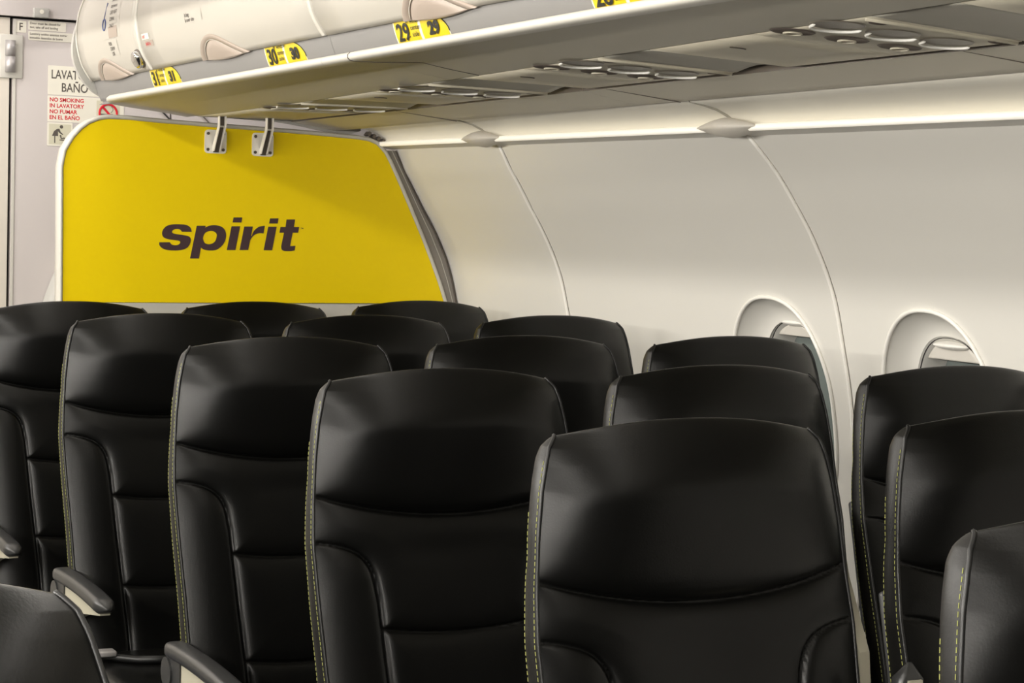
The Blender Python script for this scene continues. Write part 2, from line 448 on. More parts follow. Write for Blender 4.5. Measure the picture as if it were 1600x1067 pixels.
mb = MB().disc((.684, ys-.0002, 1.588), (0, -1, 0), .0050, .0006)
body = prism('figure', [(.6565, 1.561), (.6625, 1.575), (.671, 1.5815), (.678, 1.5825), (.682, 1.573), (.690, 1.566), (.688, 1.5645), (.678, 1.570), (.674, 1.575), (.6745, 1.561), (.6665, 1.561), (.6665, 1.5405), (.6635, 1.5405), (.6635, 1.561)], ys-.0005, ys-.0001, MT['txt'], s)
mb.tube([(.679, ys-.0004, 1.550), (.700, ys-.0004, 1.549)], .0016, 6).tube([(.681, ys-.0004, 1.564), (.684, ys-.0004, 1.554), (.692, ys-.0004, 1.556), (.698, ys-.0004, 1.551), (.702, ys-.0004, 1.557)], .0022, 6).build('baby_and_table', MT['txt'], s)

# folded attendant seat edge that shows left of the partition
V = []
for z in np.linspace(.6, 1.235, 20):
    t = (1.235-z)/.635; xl = .700-.085*math.sin(min(1, t*2.2)*pi/2)
    V.append([(xl, L-.004, z), (xl+.006, L-.03, z), (xl+.02, L-.045, z), (.82, L-.05, z), (.82, L-.004, z)])
vs, fs = grid(V)
o = fix(link_mesh('attendant_seat', vs, fs, MT['endp'])); tag(o, 'grey curved edge of a folded wall seat, left of the yellow partition', 'seat')

# ================================================================== YELLOW PARTITION
YE = [[0.5192, 1.1109], [0.518, 1.2303], [0.5167, 1.3625], [0.5158, 1.4614], [0.5232, 1.5012], [0.5427, 1.5349], [0.5624, 1.5576], [0.5823, 1.573], [0.6058, 1.5834], [0.6294, 1.5885], [0.684, 1.589], [0.7669, 1.5849], [0.8934, 1.5806], [1.0372, 1.5769], [1.1847, 1.5724], [1.3358, 1.5657], [1.3666, 1.562], [1.3899, 1.5538], [1.4137, 1.5314], [1.4299, 1.5058], [1.4628, 1.4428], [1.496, 1.3759], [1.5295, 1.3078], [1.5633, 1.2334], [1.5891, 1.1723], [1.6108, 1.1143]]
def offset(P, d):
    out = []
    for i, p in enumerate(P):
        a = np.array(P[max(i-1, 0)]); b = np.array(P[min(i+1, len(P)-1)]); t = b-a; t = t/np.linalg.norm(t)
        out.append([p[0]-t[1]*d, p[1]+t[0]*d])
    return out
YB = 4.62
bk = thing('partition', 'yellow curved cabin partition with dark spirit lettering behind the last row', 'partition')
prism('yellow_panel', YE, YB, YB+.012, MT['yellow'], bk)
body = [[.5185, .02], [.5185, 1.1109]]+YE[1:]+[[1.63, 1.05], [1.655, .9], [1.67, .02]]
prism('core_panel', body, YB+.012, YB+.034, MT['rim'], bk)
prism('lower_panel', [[.519, .02], [.5192, 1.1102], [1.6108, 1.1102], [1.632, 1.04], [1.655, .9], [1.665, .02]], YB+.001, YB+.012, MT['rim'], bk)
path = [[.5195, .02], [.5195, .6]]+YE+[[1.632, 1.04], [1.655, .9], [1.67, .6], [1.672, .02]]
sec = [(-.0005, YB+.004), (.0015, YB-.003), (.005, YB-.006), (.009, YB-.005), (.0115, YB+.001), (.0125, YB+.012), (.0125, YB+.034), (-.0005, YB+.034)]
offs = [offset(path, d) for d, _ in sec]
V = [[(offs[k][i][0], sec[k][1], offs[k][i][1]) for k in range(len(sec))] for i in range(len(path))]
vs, fs = grid(V, False, True); fix(link_mesh('edge_rim', vs, fs, MT['rim'], bk))
# grey close-out between rim and sidewall
inn = offset([p for p in path if p[0] > 1.385 and p[1] > .01], .012)
inn = [p for p in inn if p[1] < 1.553]
out_ = [[max(wallX(p[1], YB)-.004, p[0]+.002), p[1]] for p in inn]
prism('side_closeout', inn+out_[::-1], YB+.002, YB+.03, MT['trimg'], bk)
MB().tube([(p[0]-.002, YB+.001, p[1]) for p in out_], .0022, 6).build('closeout_seal', MT['rail'], bk, True)
MB().tube([(q[0]+(p[0]-q[0])*.55, YB+.001, q[1]) for p, q in zip(out_, inn)], .0012, 6).build('closeout_rib', MT['rim'], bk, True)
# dark ribbed corner piece at the top right
for k in range(5):
    MB().box((1.372+.014*k, YB+.02, 1.583-.0062*k), (.007, .03, .012), Matrix.Rotation(math.radians(35), 3, 'Y')).build('corner_rib', MT['rail'], bk)
# lettering
LG = {}
LG['s'] = [[0.8624, 1.3008], [0.8586, 1.3114], [0.8488, 1.3178], [0.8308, 1.32], [0.8089, 1.319], [0.7925, 1.3138], [0.7832, 1.303], [0.7815, 1.2924], [0.7863, 1.2841], [0.7987, 1.2796], [0.8179, 1.2773], [0.8295, 1.2754], [0.8312, 1.2702], [0.8264, 1.2656], [0.8168, 1.264], [0.8072, 1.266], [0.8029, 1.2717], [0.7742, 1.2711], [0.7749, 1.2632], [0.7827, 1.2555], [0.7965, 1.2509], [0.8184, 1.2503], [0.8376, 1.2525], [0.8513, 1.2589], [0.8588, 1.2702], [0.8597, 1.2822], [0.8535, 1.2887], [0.8396, 1.2916], [0.8231, 1.2933], [0.8121, 1.2952], [0.8079, 1.2988], [0.8119, 1.305], [0.8228, 1.3071], [0.8311, 1.3054], [0.8353, 1.3002]]
LG['p'] = [[0.8764, 1.3171], [0.9009, 1.3177], [0.8993, 1.3123], [0.9112, 1.3179], [0.9279, 1.3197], [0.9448, 1.3161], [0.9548, 1.3069], [0.9584, 1.2936], [0.9554, 1.2774], [0.9459, 1.2639], [0.9321, 1.2542], [0.9153, 1.2518], [0.8986, 1.2536], [0.8887, 1.2596], [0.8837, 1.2301], [0.8594, 1.2297]]
LGH = [[0.8953, 1.2789], [0.8943, 1.2869], [0.8991, 1.2977], [0.9087, 1.3032], [0.9226, 1.3035], [0.9317, 1.297], [0.9322, 1.2877], [0.9282, 1.2769], [0.9191, 1.27], [0.908, 1.2685], [0.8996, 1.2715]]
LG['i'] = [[0.9737, 1.3181], [0.9977, 1.3186], [0.9855, 1.2544], [0.9615, 1.2539]]
LG['id'] = [[0.9788, 1.3418], [1.0028, 1.3424], [1.0008, 1.3289], [0.9763, 1.3283]]
LG['r'] = [[1.0096, 1.3181], [1.0337, 1.3187], [1.0289, 1.2924], [1.0314, 1.293], [1.0349, 1.3028], [1.041, 1.311], [1.0522, 1.3186], [1.0679, 1.3217], [1.0646, 1.3008], [1.0512, 1.301], [1.0399, 1.297], [1.0315, 1.2892], [1.0268, 1.2816], [1.0218, 1.255], [0.9976, 1.2546]]
LG['i2'] = [[1.078, 1.3192], [1.1018, 1.3197], [1.0901, 1.2557], [1.066, 1.2553]]
LG['i2d'] = [[1.0826, 1.3418], [1.1067, 1.3424], [1.1045, 1.3285], [1.0801, 1.3279]]
LG['t'] = [[1.1302, 1.34], [1.1548, 1.3406], [1.1515, 1.3201], [1.1669, 1.3204], [1.1641, 1.3048], [1.1484, 1.3045], [1.1425, 1.2717], [1.144, 1.2682], [1.1571, 1.2692], [1.1551, 1.2564], [1.1429, 1.2543], [1.1255, 1.2545], [1.1182, 1.2584], [1.1166, 1.2671], [1.1186, 1.278], [1.1238, 1.304], [1.1105, 1.3037], [1.1131, 1.3192], [1.1278, 1.3195]]
def part_smooth(P, sharp):
    """catmull-rom that keeps the corner indices in `sharp`"""
    out = []; N = len(P)
    for i in range(N):
        p1 = np.array(P[i], float); p2 = np.array(P[(i+1) % N], float)
        p0 = np.array(P[i-1], float) if i not in sharp else 2*p1-p2
        j = (i+1) % N
        p3 = np.array(P[(i+2) % N], float) if j not in sharp else 2*p2-p1
        n = 1 if (i in sharp and j in sharp) else 4
        for t in [q/n for q in range(n)]:
            out.append(list(.5*((2*p1)+(-p0+p2)*t+(2*p0-5*p1+4*p2-p3)*t*t+(-p0+3*p1-3*p2+p3)*t**3)))
    return out
SH = {'s': {0, 34, 16, 17}, 'p': {0, 1, 2, 13, 14, 15}, 'r': {0, 1, 2, 7, 8, 12, 13, 14, 3}, 't': {0, 1, 2, 3, 4, 5, 8, 9, 15, 16, 17, 18}}
for k, P in LG.items():
    P = part_smooth(P, SH[k]) if k in SH else P
    prism('letter', P, YB-.0012, YB+.001, MT['logo'], bk, holes=([smooth_loop(LGH, 4)] if k == 'p' else ()))
wall_text([('TM', 1.1719, 1.3148, .0058, 1, .0001)], YB-.0004, MT['logo'], bk, 'trademark')

# steel brackets from partition to bins
for n, (x0, z1) in enumerate(((.893, 1.5735), (1.026, 1.5710))):
    x1, z0 = x0+.0605, z1-.0625
    br = thing('bracket', ['left steel bracket with four rivets on top of yellow partition', 'right steel bracket with four rivets on top of yellow partition'][n], 'bracket', group='steel brackets on the partition')
    prism('mounting_plate', rrect(x0, z0, x1, z1, .009, 5), YB-.004, YB-.0005, MT['chrome'], br)
    for px in (x0+.009, x1-.009):
        for pz in (z0+.010, z1-.010): MB().disc((px, YB-.004, pz), (0, -1, 0), .0042, .0015, 14).build('rivet', MT['rivet'], br)
    xc = (x0+x1)/2
    # folded U-channel arm: two cheeks and a web, leaning out towards the cabin then straight up
    for sx in (-1, 1):
        P = [(YB-.004, z0+.006), (YB-.004, z0+.018), (YB-.046, z1+.010), (YB-.046, z1+.062), (YB-.060, z1+.062), (YB-.060, z1+.006), (YB-.018, z0+.006)]
        vs = [(xc+sx*.0085+e, y, z) for e in (-.0011, .0011) for y, z in P]; m_ = len(P)
        fs = [tuple(range(m_)), tuple(range(m_, 2*m_))]+[(i, (i+1) % m_, (i+1) % m_+m_, i+m_) for i in range(m_)]
        fix(link_mesh('arm_cheek', vs, fs, MT['chrome'], br, False))
    MB().box((xc, YB-.025, (z0+z1)/2+.004), (.015, .002, .074), Matrix.Rotation(math.radians(29), 3, 'X')).box((xc, YB-.047, z1+.036), (.015, .002, .052)).build('arm_web', MT['rail'], br)

# ================================================================== OVERHEAD BINS
def zd(Y): return -.0075*(Y-3.0)+.006 if Y > 2.4 else .0105
def zl(Y): return -.0052*(Y-2.9)-.005*max(0, Y-1.9)              # bins sink a little towards the tail
def psf(Y): return 1.687-.0187*Y+.006*max(0, Y-3.6)**2              # front edge of the service strip
def psb(Y): return 1.656-.0100*Y
def bkz(Y): return 1.6285-.0083*Y
DC = [(.606, 1.690), (.591, 1.710), (.578, 1.733), (.568, 1.765), (.563, 1.793), (.5625, 1.822), (.566, 1.853), (.575, 1.886), (.592, 1.921), (.62, 1.955), (.66, 1.985), (.72, 2.01), (.80, 2.03)]
DC = [(x+.002, z+.004) for x, z in DC]
_pts = [DC[0]]
for i in range(len(DC)-1):
    p0 = np.array(DC[max(i-1, 0)]); p1 = np.array(DC[i]); p2 = np.array(DC[i+1]); p3 = np.array(DC[min(i+2, len(DC)-1)])
    for t in (.25, .5, .75, 1): _pts.append(tuple(.5*((2*p1)+(-p0+p2)*t+(2*p0-5*p1+4*p2-p3)*t*t+(-p0+3*p1-3*p2+p3)*t**3)))
_pts = np.array(_pts); _s = np.concatenate([[0], np.cumsum(np.linalg.norm(np.diff(_pts, axis=0), axis=1))]); SMAX = _s[-1]
def door(Y, s, off=0):
    if s < 0:
        p = _pts[0]+(_pts[0]-_pts[1])/np.linalg.norm(_pts[1]-_pts[0])*(-s)
    else: p = np.array([np.interp(s, _s, _pts[:, 0]), np.interp(s, _s, _pts[:, 1])])
    a = np.array([np.interp(max(s-.008, 0), _s, _pts[:, 0]), np.interp(max(s-.008, 0), _s, _pts[:, 1])])
    b = np.array([np.interp(max(s, 0)+.008, _s, _pts[:, 0]), np.interp(max(s, 0)+.008, _s, _pts[:, 1])])
    t = (b-a)/np.linalg.norm(b-a); n = np.array([-t[1], t[0]])
    if n[0] > 0 and s < .3: n = -n
    q = p+n*off
    return (float(q[0]), Y, float(q[1]+zd(Y)))
CH = [(.612, 1.703), (.6145, 1.695), (.618, 1.685), (.623, 1.675), (.629, 1.666), (.632, 1.661)]
_c = np.array(CH); _cs = np.concatenate([[0], np.cumsum(np.linalg.norm(np.diff(_c, axis=0), axis=1))])
def chan(Y, s, off=0):
    """s measured upward from the bottom of the rail"""
    ss = _cs[-1]-s; x = np.interp(ss, _cs, _c[:, 0]); z = np.interp(ss, _cs, _c[:, 1])
    k = s/_cs[-1]
    return (float(x-off*.85), Y, float(z-off*.5+zl(Y)*(1-k)+zd(Y)*k))
def station(Y):
    z = zl(Y)
    q = min(1, max(0, (Y-3.1)/1.5)); q = q*q*(3-2*q)
    far = {.66: 1.6315, .70: 1.6260, .735: 1.6225, .75: 1.6210, .80: 1.6160}
    def b(x, zz): return (x, zz*(1-q)+far[x]*q)
    return dict(
        lip=[(.634, 1.6615+z), (.622, 1.6655+z), (.610, 1.6675+z), (.602, 1.6655+z), (.5975, 1.661+z), (.5975, 1.6555+z), (.602, 1.6515+z), (.61, 1.650+z), (.625, 1.650+z)],
        und=[(.625, 1.6502+z), b(.66, 1.6510+z), b(.70, 1.6528+z), b(.735, 1.654+z*.8), b(.75, 1.6535+z*.6), b(.80, (1.6535+z*.6)*.55+psf(Y)*.45), (.868, psf(Y)+.001)],
        rear=[(1.167, psb(Y)-.001), (1.20, psb(Y)*.72+bkz(Y)*.28), (1.27, psb(Y)*.2+bkz(Y)*.8), (1.296, bkz(Y)), (1.302, bkz(Y)+.003), (1.302, bkz(Y)+.2)])
def sweep(name, key, y0, y1, m, parent, n=12, fn=None, thick=0):
    V = [[(x, y, z) for x, z in (fn(y) if fn else station(y)[key])] for y in np.linspace(y0, y1, n)]
    vs, fs = grid(V); return link_mesh(name, vs, fs, m, parent)
MODS = [(3.0435, 4.695, 'overhead bin row ending above the yellow partition, with doors and row numbers 30 and 31', [(4.152, 4.697), (3.045, 4.148)]),
        (-.2, 3.0425, 'nearer overhead bin row with row number 29 on its rail, running out of frame', [(1.935, 3.041), (.83, 1.931), (-.2, .826)]),
        (-3.1, -.204, 'overhead bin row beside and behind the camera', [(-1.3, -.204), (-2.4, -1.304)])]
HND = {4.152: (4.455, .145), 3.045: (3.625, .152), 1.935: (2.535, .145), .83: (1.4, .15)}
for mi, (y0, y1, lab, doors) in enumerate(MODS):
    if mi < 2: ob = thing('overhead_bin', lab, 'overhead bin', group='overhead bins on the right side')
    else:
        ob = bpy.data.objects.new('bin_row', None); COL.objects.link(ob); ob.parent = wr
    tip = .10 if mi == 0 else 0
    # lip, tapering to a rounded tip at the aft end
    zl_ = zl
    V = []; yt = y1-(.105 if tip else 0)
    ysn = list(np.linspace(y0, yt-tip, 14))+([yt-.08, yt-.055, yt-.03, yt-.012, yt-.004] if tip else [])
    for y in ysn:
        st = station(y)['lip']; k = 1.0
        if tip and y > yt-.10: k = max(.12, math.sqrt(max(0, 1-((y-(yt-.10))/.10)**2)))
        V.append([(.625+(x-.625)*k+(1-k)*.012, y, 1.657+zl(y)+(z-1.657-zl(y))*k-(1-k)*.006) for x, z in st])
    vs, fs = grid(V); link_mesh('lip', vs, fs, MT['lip'], ob)
    sweep('placard_rail', None, y0, y1, MT['channel'], ob, fn=lambda y: [(chan(y, s)[0], chan(y, s)[2]) for s in np.linspace(_cs[-1], 0, 8)]+[(.640, 1.6595+zl(y)), (.6262, 1.6502+zl(y))])
    sweep('underside', 'und', y0, y1, MT['under'], ob, 16)
    sweep('rear_underside', 'rear', y0, y1, MT['under'], ob, 16)
    # recessed tray that carries the service units
    sweep('service_recess', None, y0, y1, MT['rail'], ob, fn=lambda y: [(.868, psf(y)+.001), (.8695, psf(y)+.014), (1.166, psb(y)+.014), (1.167, psb(y)-.001)])
    # inner shell behind the doors, closes the box
    sweep('shell', None, y0, y1, MT['endp'], ob, fn=lambda y: [(.640, 1.70+zd(y)), (.60, 1.74), (.59, 1.80), (.60, 1.88), (.65, 1.96), (.80, 2.02), (1.0, 2.08), (1.25, 2.02), (1.30, 1.80), (1.302, bkz(y)+.2)])
    # doors
    for (d0, d1) in doors:
        V = [[door(y, s) for s in np.linspace(0, SMAX, 40)] for y in np.linspace(d0+.002, d1-.002, 10)]
        # fold the edges back so the door has thickness
        V = [[door(y, 0, -.009)]+row+[door(y, SMAX, -.009)] for row, y in zip(V, np.linspace(d0+.002, d1-.002, 10))]
        V = [[(door(d0+.002, max(0, min(SMAX, s)), -.009)) for s in [0]+list(np.linspace(0, SMAX, 40))+[SMAX]]]+V+[[(door(d1-.002, max(0, min(SMAX, s)), -.009)) for s in [0]+list(np.linspace(0, SMAX, 40))+[SMAX]]]
        vs, fs = grid(V); do = link_mesh('bin_door', vs, fs, MT['bin'], ob)
        # narrow raised edge moulding beside the joint
        if mi < 2:
            V = [[door(d0+.003+e, s, o_) for e, o_ in ((0, .0), (.001, .0016), (.012, .0022), (.0135, 0))] for s in np.linspace(.002, SMAX, 40)]
            vs, fs = grid(V); link_mesh('edge_moulding', vs, fs, MT['lip'], do)
        if d0 in HND:
            yc, hw = HND[d0]
            def hs(a, k, yo=0):
                # skewed half-oval: steep on the aft side, long tail forward
                c = cos(a); t = (1+c)/2                 # 0 at forward end, 1 at aft end
                h = math.sin(pi*t**1.45)**.8 if 0 < t < 1 else 0
                return yc+yo+hw*c*k, .056*h*k
            ang = np.linspace(0, pi, 37)
            ring = []
            for k, off in ((1.0, .0004), (.985, .0035), (.955, .0042), (.80, .0042), (.785, .0015), (.76, .0008)):
                ring.append([door(hs(a, k)[0], hs(a, k)[1]-.0005, off) for a in ang])
            vs, fs = grid(ring); ho = link_mesh('handle', vs, fs, MT['handle'], do)
            ring = []
            for k, off in ((.76, .0008), (.72, .0040), (.5, .0075), (.2, .0090), (.02, .0092)):
                ring.append([door(hs(a, k)[0], hs(a, k)[1]-.0005, off) for a in ang])
            # belly that hangs below the door edge
            vs, fs = grid(ring); link_mesh('handle_paddle', vs, fs, MT['handle'], ho)
            ys_ = np.linspace(-hw*.92, hw*.92, 25)
            V = [[door(yc+q, s_*(1-(q/hw)**2), .0085*(1-(q/hw)**2)+o2) for s_, o2 in ((0, 0), (-.003, .0), (-.0065, -.003), (-.007, -.010))] for q in ys_]
            vs, fs = grid(V); link_mesh('handle_base', vs, fs, MT['handle'], ho)
            MB().tube([door(hs(a, .775)[0], hs(a, .775)[1], .0032) for a in ang[2:-4]], .0011, 6).build('handle_bead', MT['lip'], ho, True)
    if mi == 1:
        MB().tube([(x-.0004, 2.91, z-.0003) for x, z in station(2.91)['lip'][1:]+station(2.91)['und']], .0010, 6).build('lip_joint', MT['rail'], ob, True)
    if mi == 0:
        # grey end plate of the row: an outline a little larger than the bin
        EP = [[1.25, 2.05], [1.0, 2.09], [.80, 2.065], [.70, 2.02], [.655, 1.975], [.632, 1.94], [0.6199, 1.9027], [0.5864, 1.8669], [0.5633, 1.8236], [0.5556, 1.7731], [0.5613, 1.7318], [0.5824, 1.6912], [0.6154, 1.6595], [0.6622, 1.64], [0.711, 1.629], [0.8097, 1.6203], [0.9099, 1.6114], [0.9716, 1.6109], [1.1454, 1.6051], [1.3748, 1.5925], [1.30, 1.80]]
        EPs = []
        for i in range(len(EP)-1):
            p0 = np.array(EP[max(i-1, 0)]); p1 = np.array(EP[i]); p2 = np.array(EP[i+1]); p3 = np.array(EP[min(i+2, len(EP)-1)])
            for t in (0, .25, .5, .75): EPs.append(list(.5*((2*p1)+(-p0+p2)*t+(2*p0-5*p1+4*p2-p3)*t*t+(-p0+3*p1-3*p2+p3)*t**3)))
        prism('end_plate', EPs, 4.698, 4.716, MT['endp'], ob)
        # rounded gusset under the last door
        V = []
        for t in np.linspace(0, 1, 9):
            V.append([door(4.63-.115*math.sin(a)*t, .0-.034*cos(a)*t-.001, -.003) for a in np.linspace(0, pi/2, 12)])
        # door edge moulding at aft end
        MB().tube([door(4.692, s, .001) for s in np.linspace(0, SMAX, 30)], .003, 6).build('end_bead', MT['lip'], ob, True)

# door stickers and latch knob
def on_door(mb, vf, y, s, off=.0008):
    mb.add(([door(y-a, s+b, off) for a, b in vf[0]], vf[1])); return mb
def door_sticker(name, label, y, s, w_, h_, m, off=.0006):
    V = [[door(y-w_*i/4, s+h_*j/4, off) for j in range(5)] for i in range(5)]
    vs, fs = grid(V); o = link_mesh(name, vs, fs, m); return tag(o, label, 'sticker')
SY = lambda z: float(np.interp(z, _pts[:, 1], _s))
st = door_sticker('equipment_sticker', 'tall narrow cream sticker with tiny print and blue symbol on last bin door', 4.455, .098, .155, .105, MT['bin'])
mb = MB()
for k, (tx, sz) in enumerate((('EMERGENCY', .011), ('EQUIPMENT', .009), ('LIFE VEST', .013), ('CREW', .013), ('ONLY', .013))):
    on_door(mb, text2d(tx, sz, 1.1, .0002), 4.385, .190-.0165*k, .0012)
link_mesh('print', mb.v, mb.f, MT['txt'], st, False)
V = [[door(4.395-.075*i/3, .099+.028*j/3, .0009) for j in range(4)] for i in range(4)]
vs, fs = grid(V); link_mesh('tan_field', vs, fs, MT['handle'], st)
MB().tube([door(4.430+.012*cos(a), .135+.014*sin(a), .0012) for a in np.linspace(0, 2*pi, 25)[:-1]], .0016, 6, True).tube([door(4.432, .150, .0012), door(4.424, .190, .0012)], .0012, 6).build('blue_symbol', MT['blue'], st, True)
st = door_sticker('capacity_sticker', 'small pale sticker of dark print under the blue symbol on last bin door', 4.415, .055, .08, .037, MT['bin'])
mb = MB()
for k, (tx, a) in enumerate((('FOR', 0), ('CREW', .004), ('USE', .01))):
    on_door(mb, text2d(tx, .0125, 1.1, .0002), 4.405-a, .081-.0125*k, .0012)
link_mesh('print', mb.v, mb.f, MT['txt'], st, False)
st = door_sticker('bag_sticker', 'white two-line bag size sticker on the second bin door from the tail', 3.800, SY(1.772), .125, .026, MT['bin'])
mb = MB(); on_door(mb, text2d('Is bag', .0125, 1.1, .0002), 3.790, SY(1.772)+.0145, .0012); on_door(mb, text2d('Is over size', .0125, 1.1, .0002), 3.790, SY(1.772)+.003, .0012)
link_mesh('print', mb.v, mb.f, MT['txt'], st, False)
for (y, z, w_, h_, tx, lab) in ((4.128, 1.760, .055, .014, 'EXIT', 'tiny upper pale sticker beside the joint of the last bin doors'), (4.112, 1.743, .062, .014, 'BAGS 16', 'tiny lower pinkish sticker beside the joint of the last bin doors')):
    st = door_sticker('small_sticker', lab, y, SY(z), w_, h_, MT['sign'] if w_ < .06 else MT['handle'])
    mb = MB(); on_door(mb, text2d(tx, .0095, 1.0, .0002), y-.006, SY(z)+.0035, .0012); link_mesh('print', mb.v, mb.f, MT['red'], st, False)
lk = thing('latch_knob', 'chrome turn latch on the last bin door beside the joint', 'latch', door(4.20, SY(1.722)))
c0 = Vector(door(4.20, SY(1.722)))
V = []
for t in np.linspace(0, 1, 7):
    rr_ = [1, 1, .97, .9, .74, .5, .05][int(round(t*6))]; off = [0, .008, .011, .0135, .0155, .0165, .017][int(round(t*6))]
    V.append([tuple(Vector(door(4.20-.027*rr_*cos(a)-.006*sin(a), SY(1.722)+.021*rr_*sin(a), off))-c0) for a in np.linspace(0, 2*pi, 25)[:-1]])
vs, fs = grid(V, False, True); link_mesh('knob', vs, fs, MT['knob'], lk)
V = [[tuple(Vector(door(4.20-.031*rr_*cos(a)-.006*sin(a), SY(1.722)+.0245*rr_*sin(a), off))-c0) for a in np.linspace(0, 2*pi, 25)[:-1]] for rr_, off in ((1, .0004), (.97, .003), (.8, .003))]
vs, fs = grid(V, False, True); link_mesh('latch_ring', vs, fs, MT['rail'], lk)

# row-number placards on the rail
def placard(num, ya, yb, lab):
    """ya aft end, yb forward end"""
    p = thing('row_placard', lab, 'placard', group='row number placards on the bin rail')
    H = _cs[-1]-.003; W_ = ya-yb
    split = .50
    def piece(name, u0, u1, roundend, m, off):
        V = []
        n = 12
        for i in range(n+1):
            u = u0+(u1-u0)*i/n
            top = H
            if roundend and u > .60: top = H*(.30+.70*math.sqrt(max(0, 1-((u-.60)/.40)**2)))
            V.append([chan(ya-W_*u, .004+(top-.004)*j/6, off) for j in range(7)])
        vs, fs = grid(V); return link_mesh(name, vs, fs, m, p)
    piece('backing', 0, 1, True, MT['sign'], .0006)
    piece('seat_letters_field', .02, .47, False, MT['plac'], .0009)
    piece('number_field', .52, .985, True, MT['plac'], .0009)
    def put(tx, size, sx, bold, u, s, name, shear=0):
        vs, fs = text2d(tx, size, sx, bold, shear)
        return ([chan(ya-W_*u-a, s+b, .0026) for a, b in vs], fs)
    mb = MB(); mb.add(put(num, .036, 1.45, .0008, .06, .0125, 'n')); link_mesh('tall_number', mb.v, mb.f, MT['black'], p, False)
    mb = MB(); mb.add(put(num, .0250, 1.75, .0014, .655, .0155, 'n')); link_mesh('number', mb.v, mb.f, MT['black'], p, False)
    mb = MB()
    for k, tx in enumerate(('A  window', 'B  center', 'C  aisle')): mb.add(put(tx, .0098, 1.55, .0001, .255, .0360-.0098*k, 't'))
    link_mesh('seat_letters', mb.v, mb.f, MT['black'], p, False)
    # dark edge line at the rounded end
    MB().tube([chan(ya-W_*(1.0-.40*(1-math.sin(a))), .004+(H-.004)*(.30+.70*cos(a)) if a > 0 else H, .001) for a in np.linspace(.5, pi/2, 10)], .0007, 5).build('edge_line', MT['black'], p)
placard('31', 4.205, 3.985, 'yellow row 31 placard on the bin rail nearest the partition')
placard('30', 3.405, 3.185, 'yellow row 30 placard on the bin rail between two lift handles')
placard('29', 2.745, 2.525, 'yellow row 29 placard on the bin rail under a lift handle')
placard('28', 2.035, 1.835, 'yellow row 28 placard cut off by the top of the frame')

# ================================================================== PASSENGER SERVICE UNITS
def P_(x, Y, off=0):
    t = (x-.88)/.27; return (x, Y, psf(Y)+(psb(Y)-psf(Y))*t+off)
def slab(name, x0, x1, ya, yb, m, parent, off=0, fn=None, n=10, holes=()):
    V = [[P_(x0+(x1-x0)*i/n, ya+(yb-ya)*j/n, off+(fn(i/n, j/n) if fn else 0)) for j in range(n+1)] for i in range(n+1)]
    vs, fs = grid(V); o = link_mesh(name, vs, fs, m, parent)
    sd = o.modifiers.new('t', 'SOLIDIFY'); sd.thickness = .004; sd.offset = -1 if True else 1
    return o
UL = .285
starts = [4.14, 3.43, 2.735, 1.987]
names = ['service unit with reading lights above the last row, yellow-tinted beside the brackets',
         'service unit with reading lights overhead, second from the partition', 'service unit with reading lights overhead, third from the partition',
         'service unit with reading lights overhead, largest and nearest at top right', 'service unit of reading lights above and outside the frame']
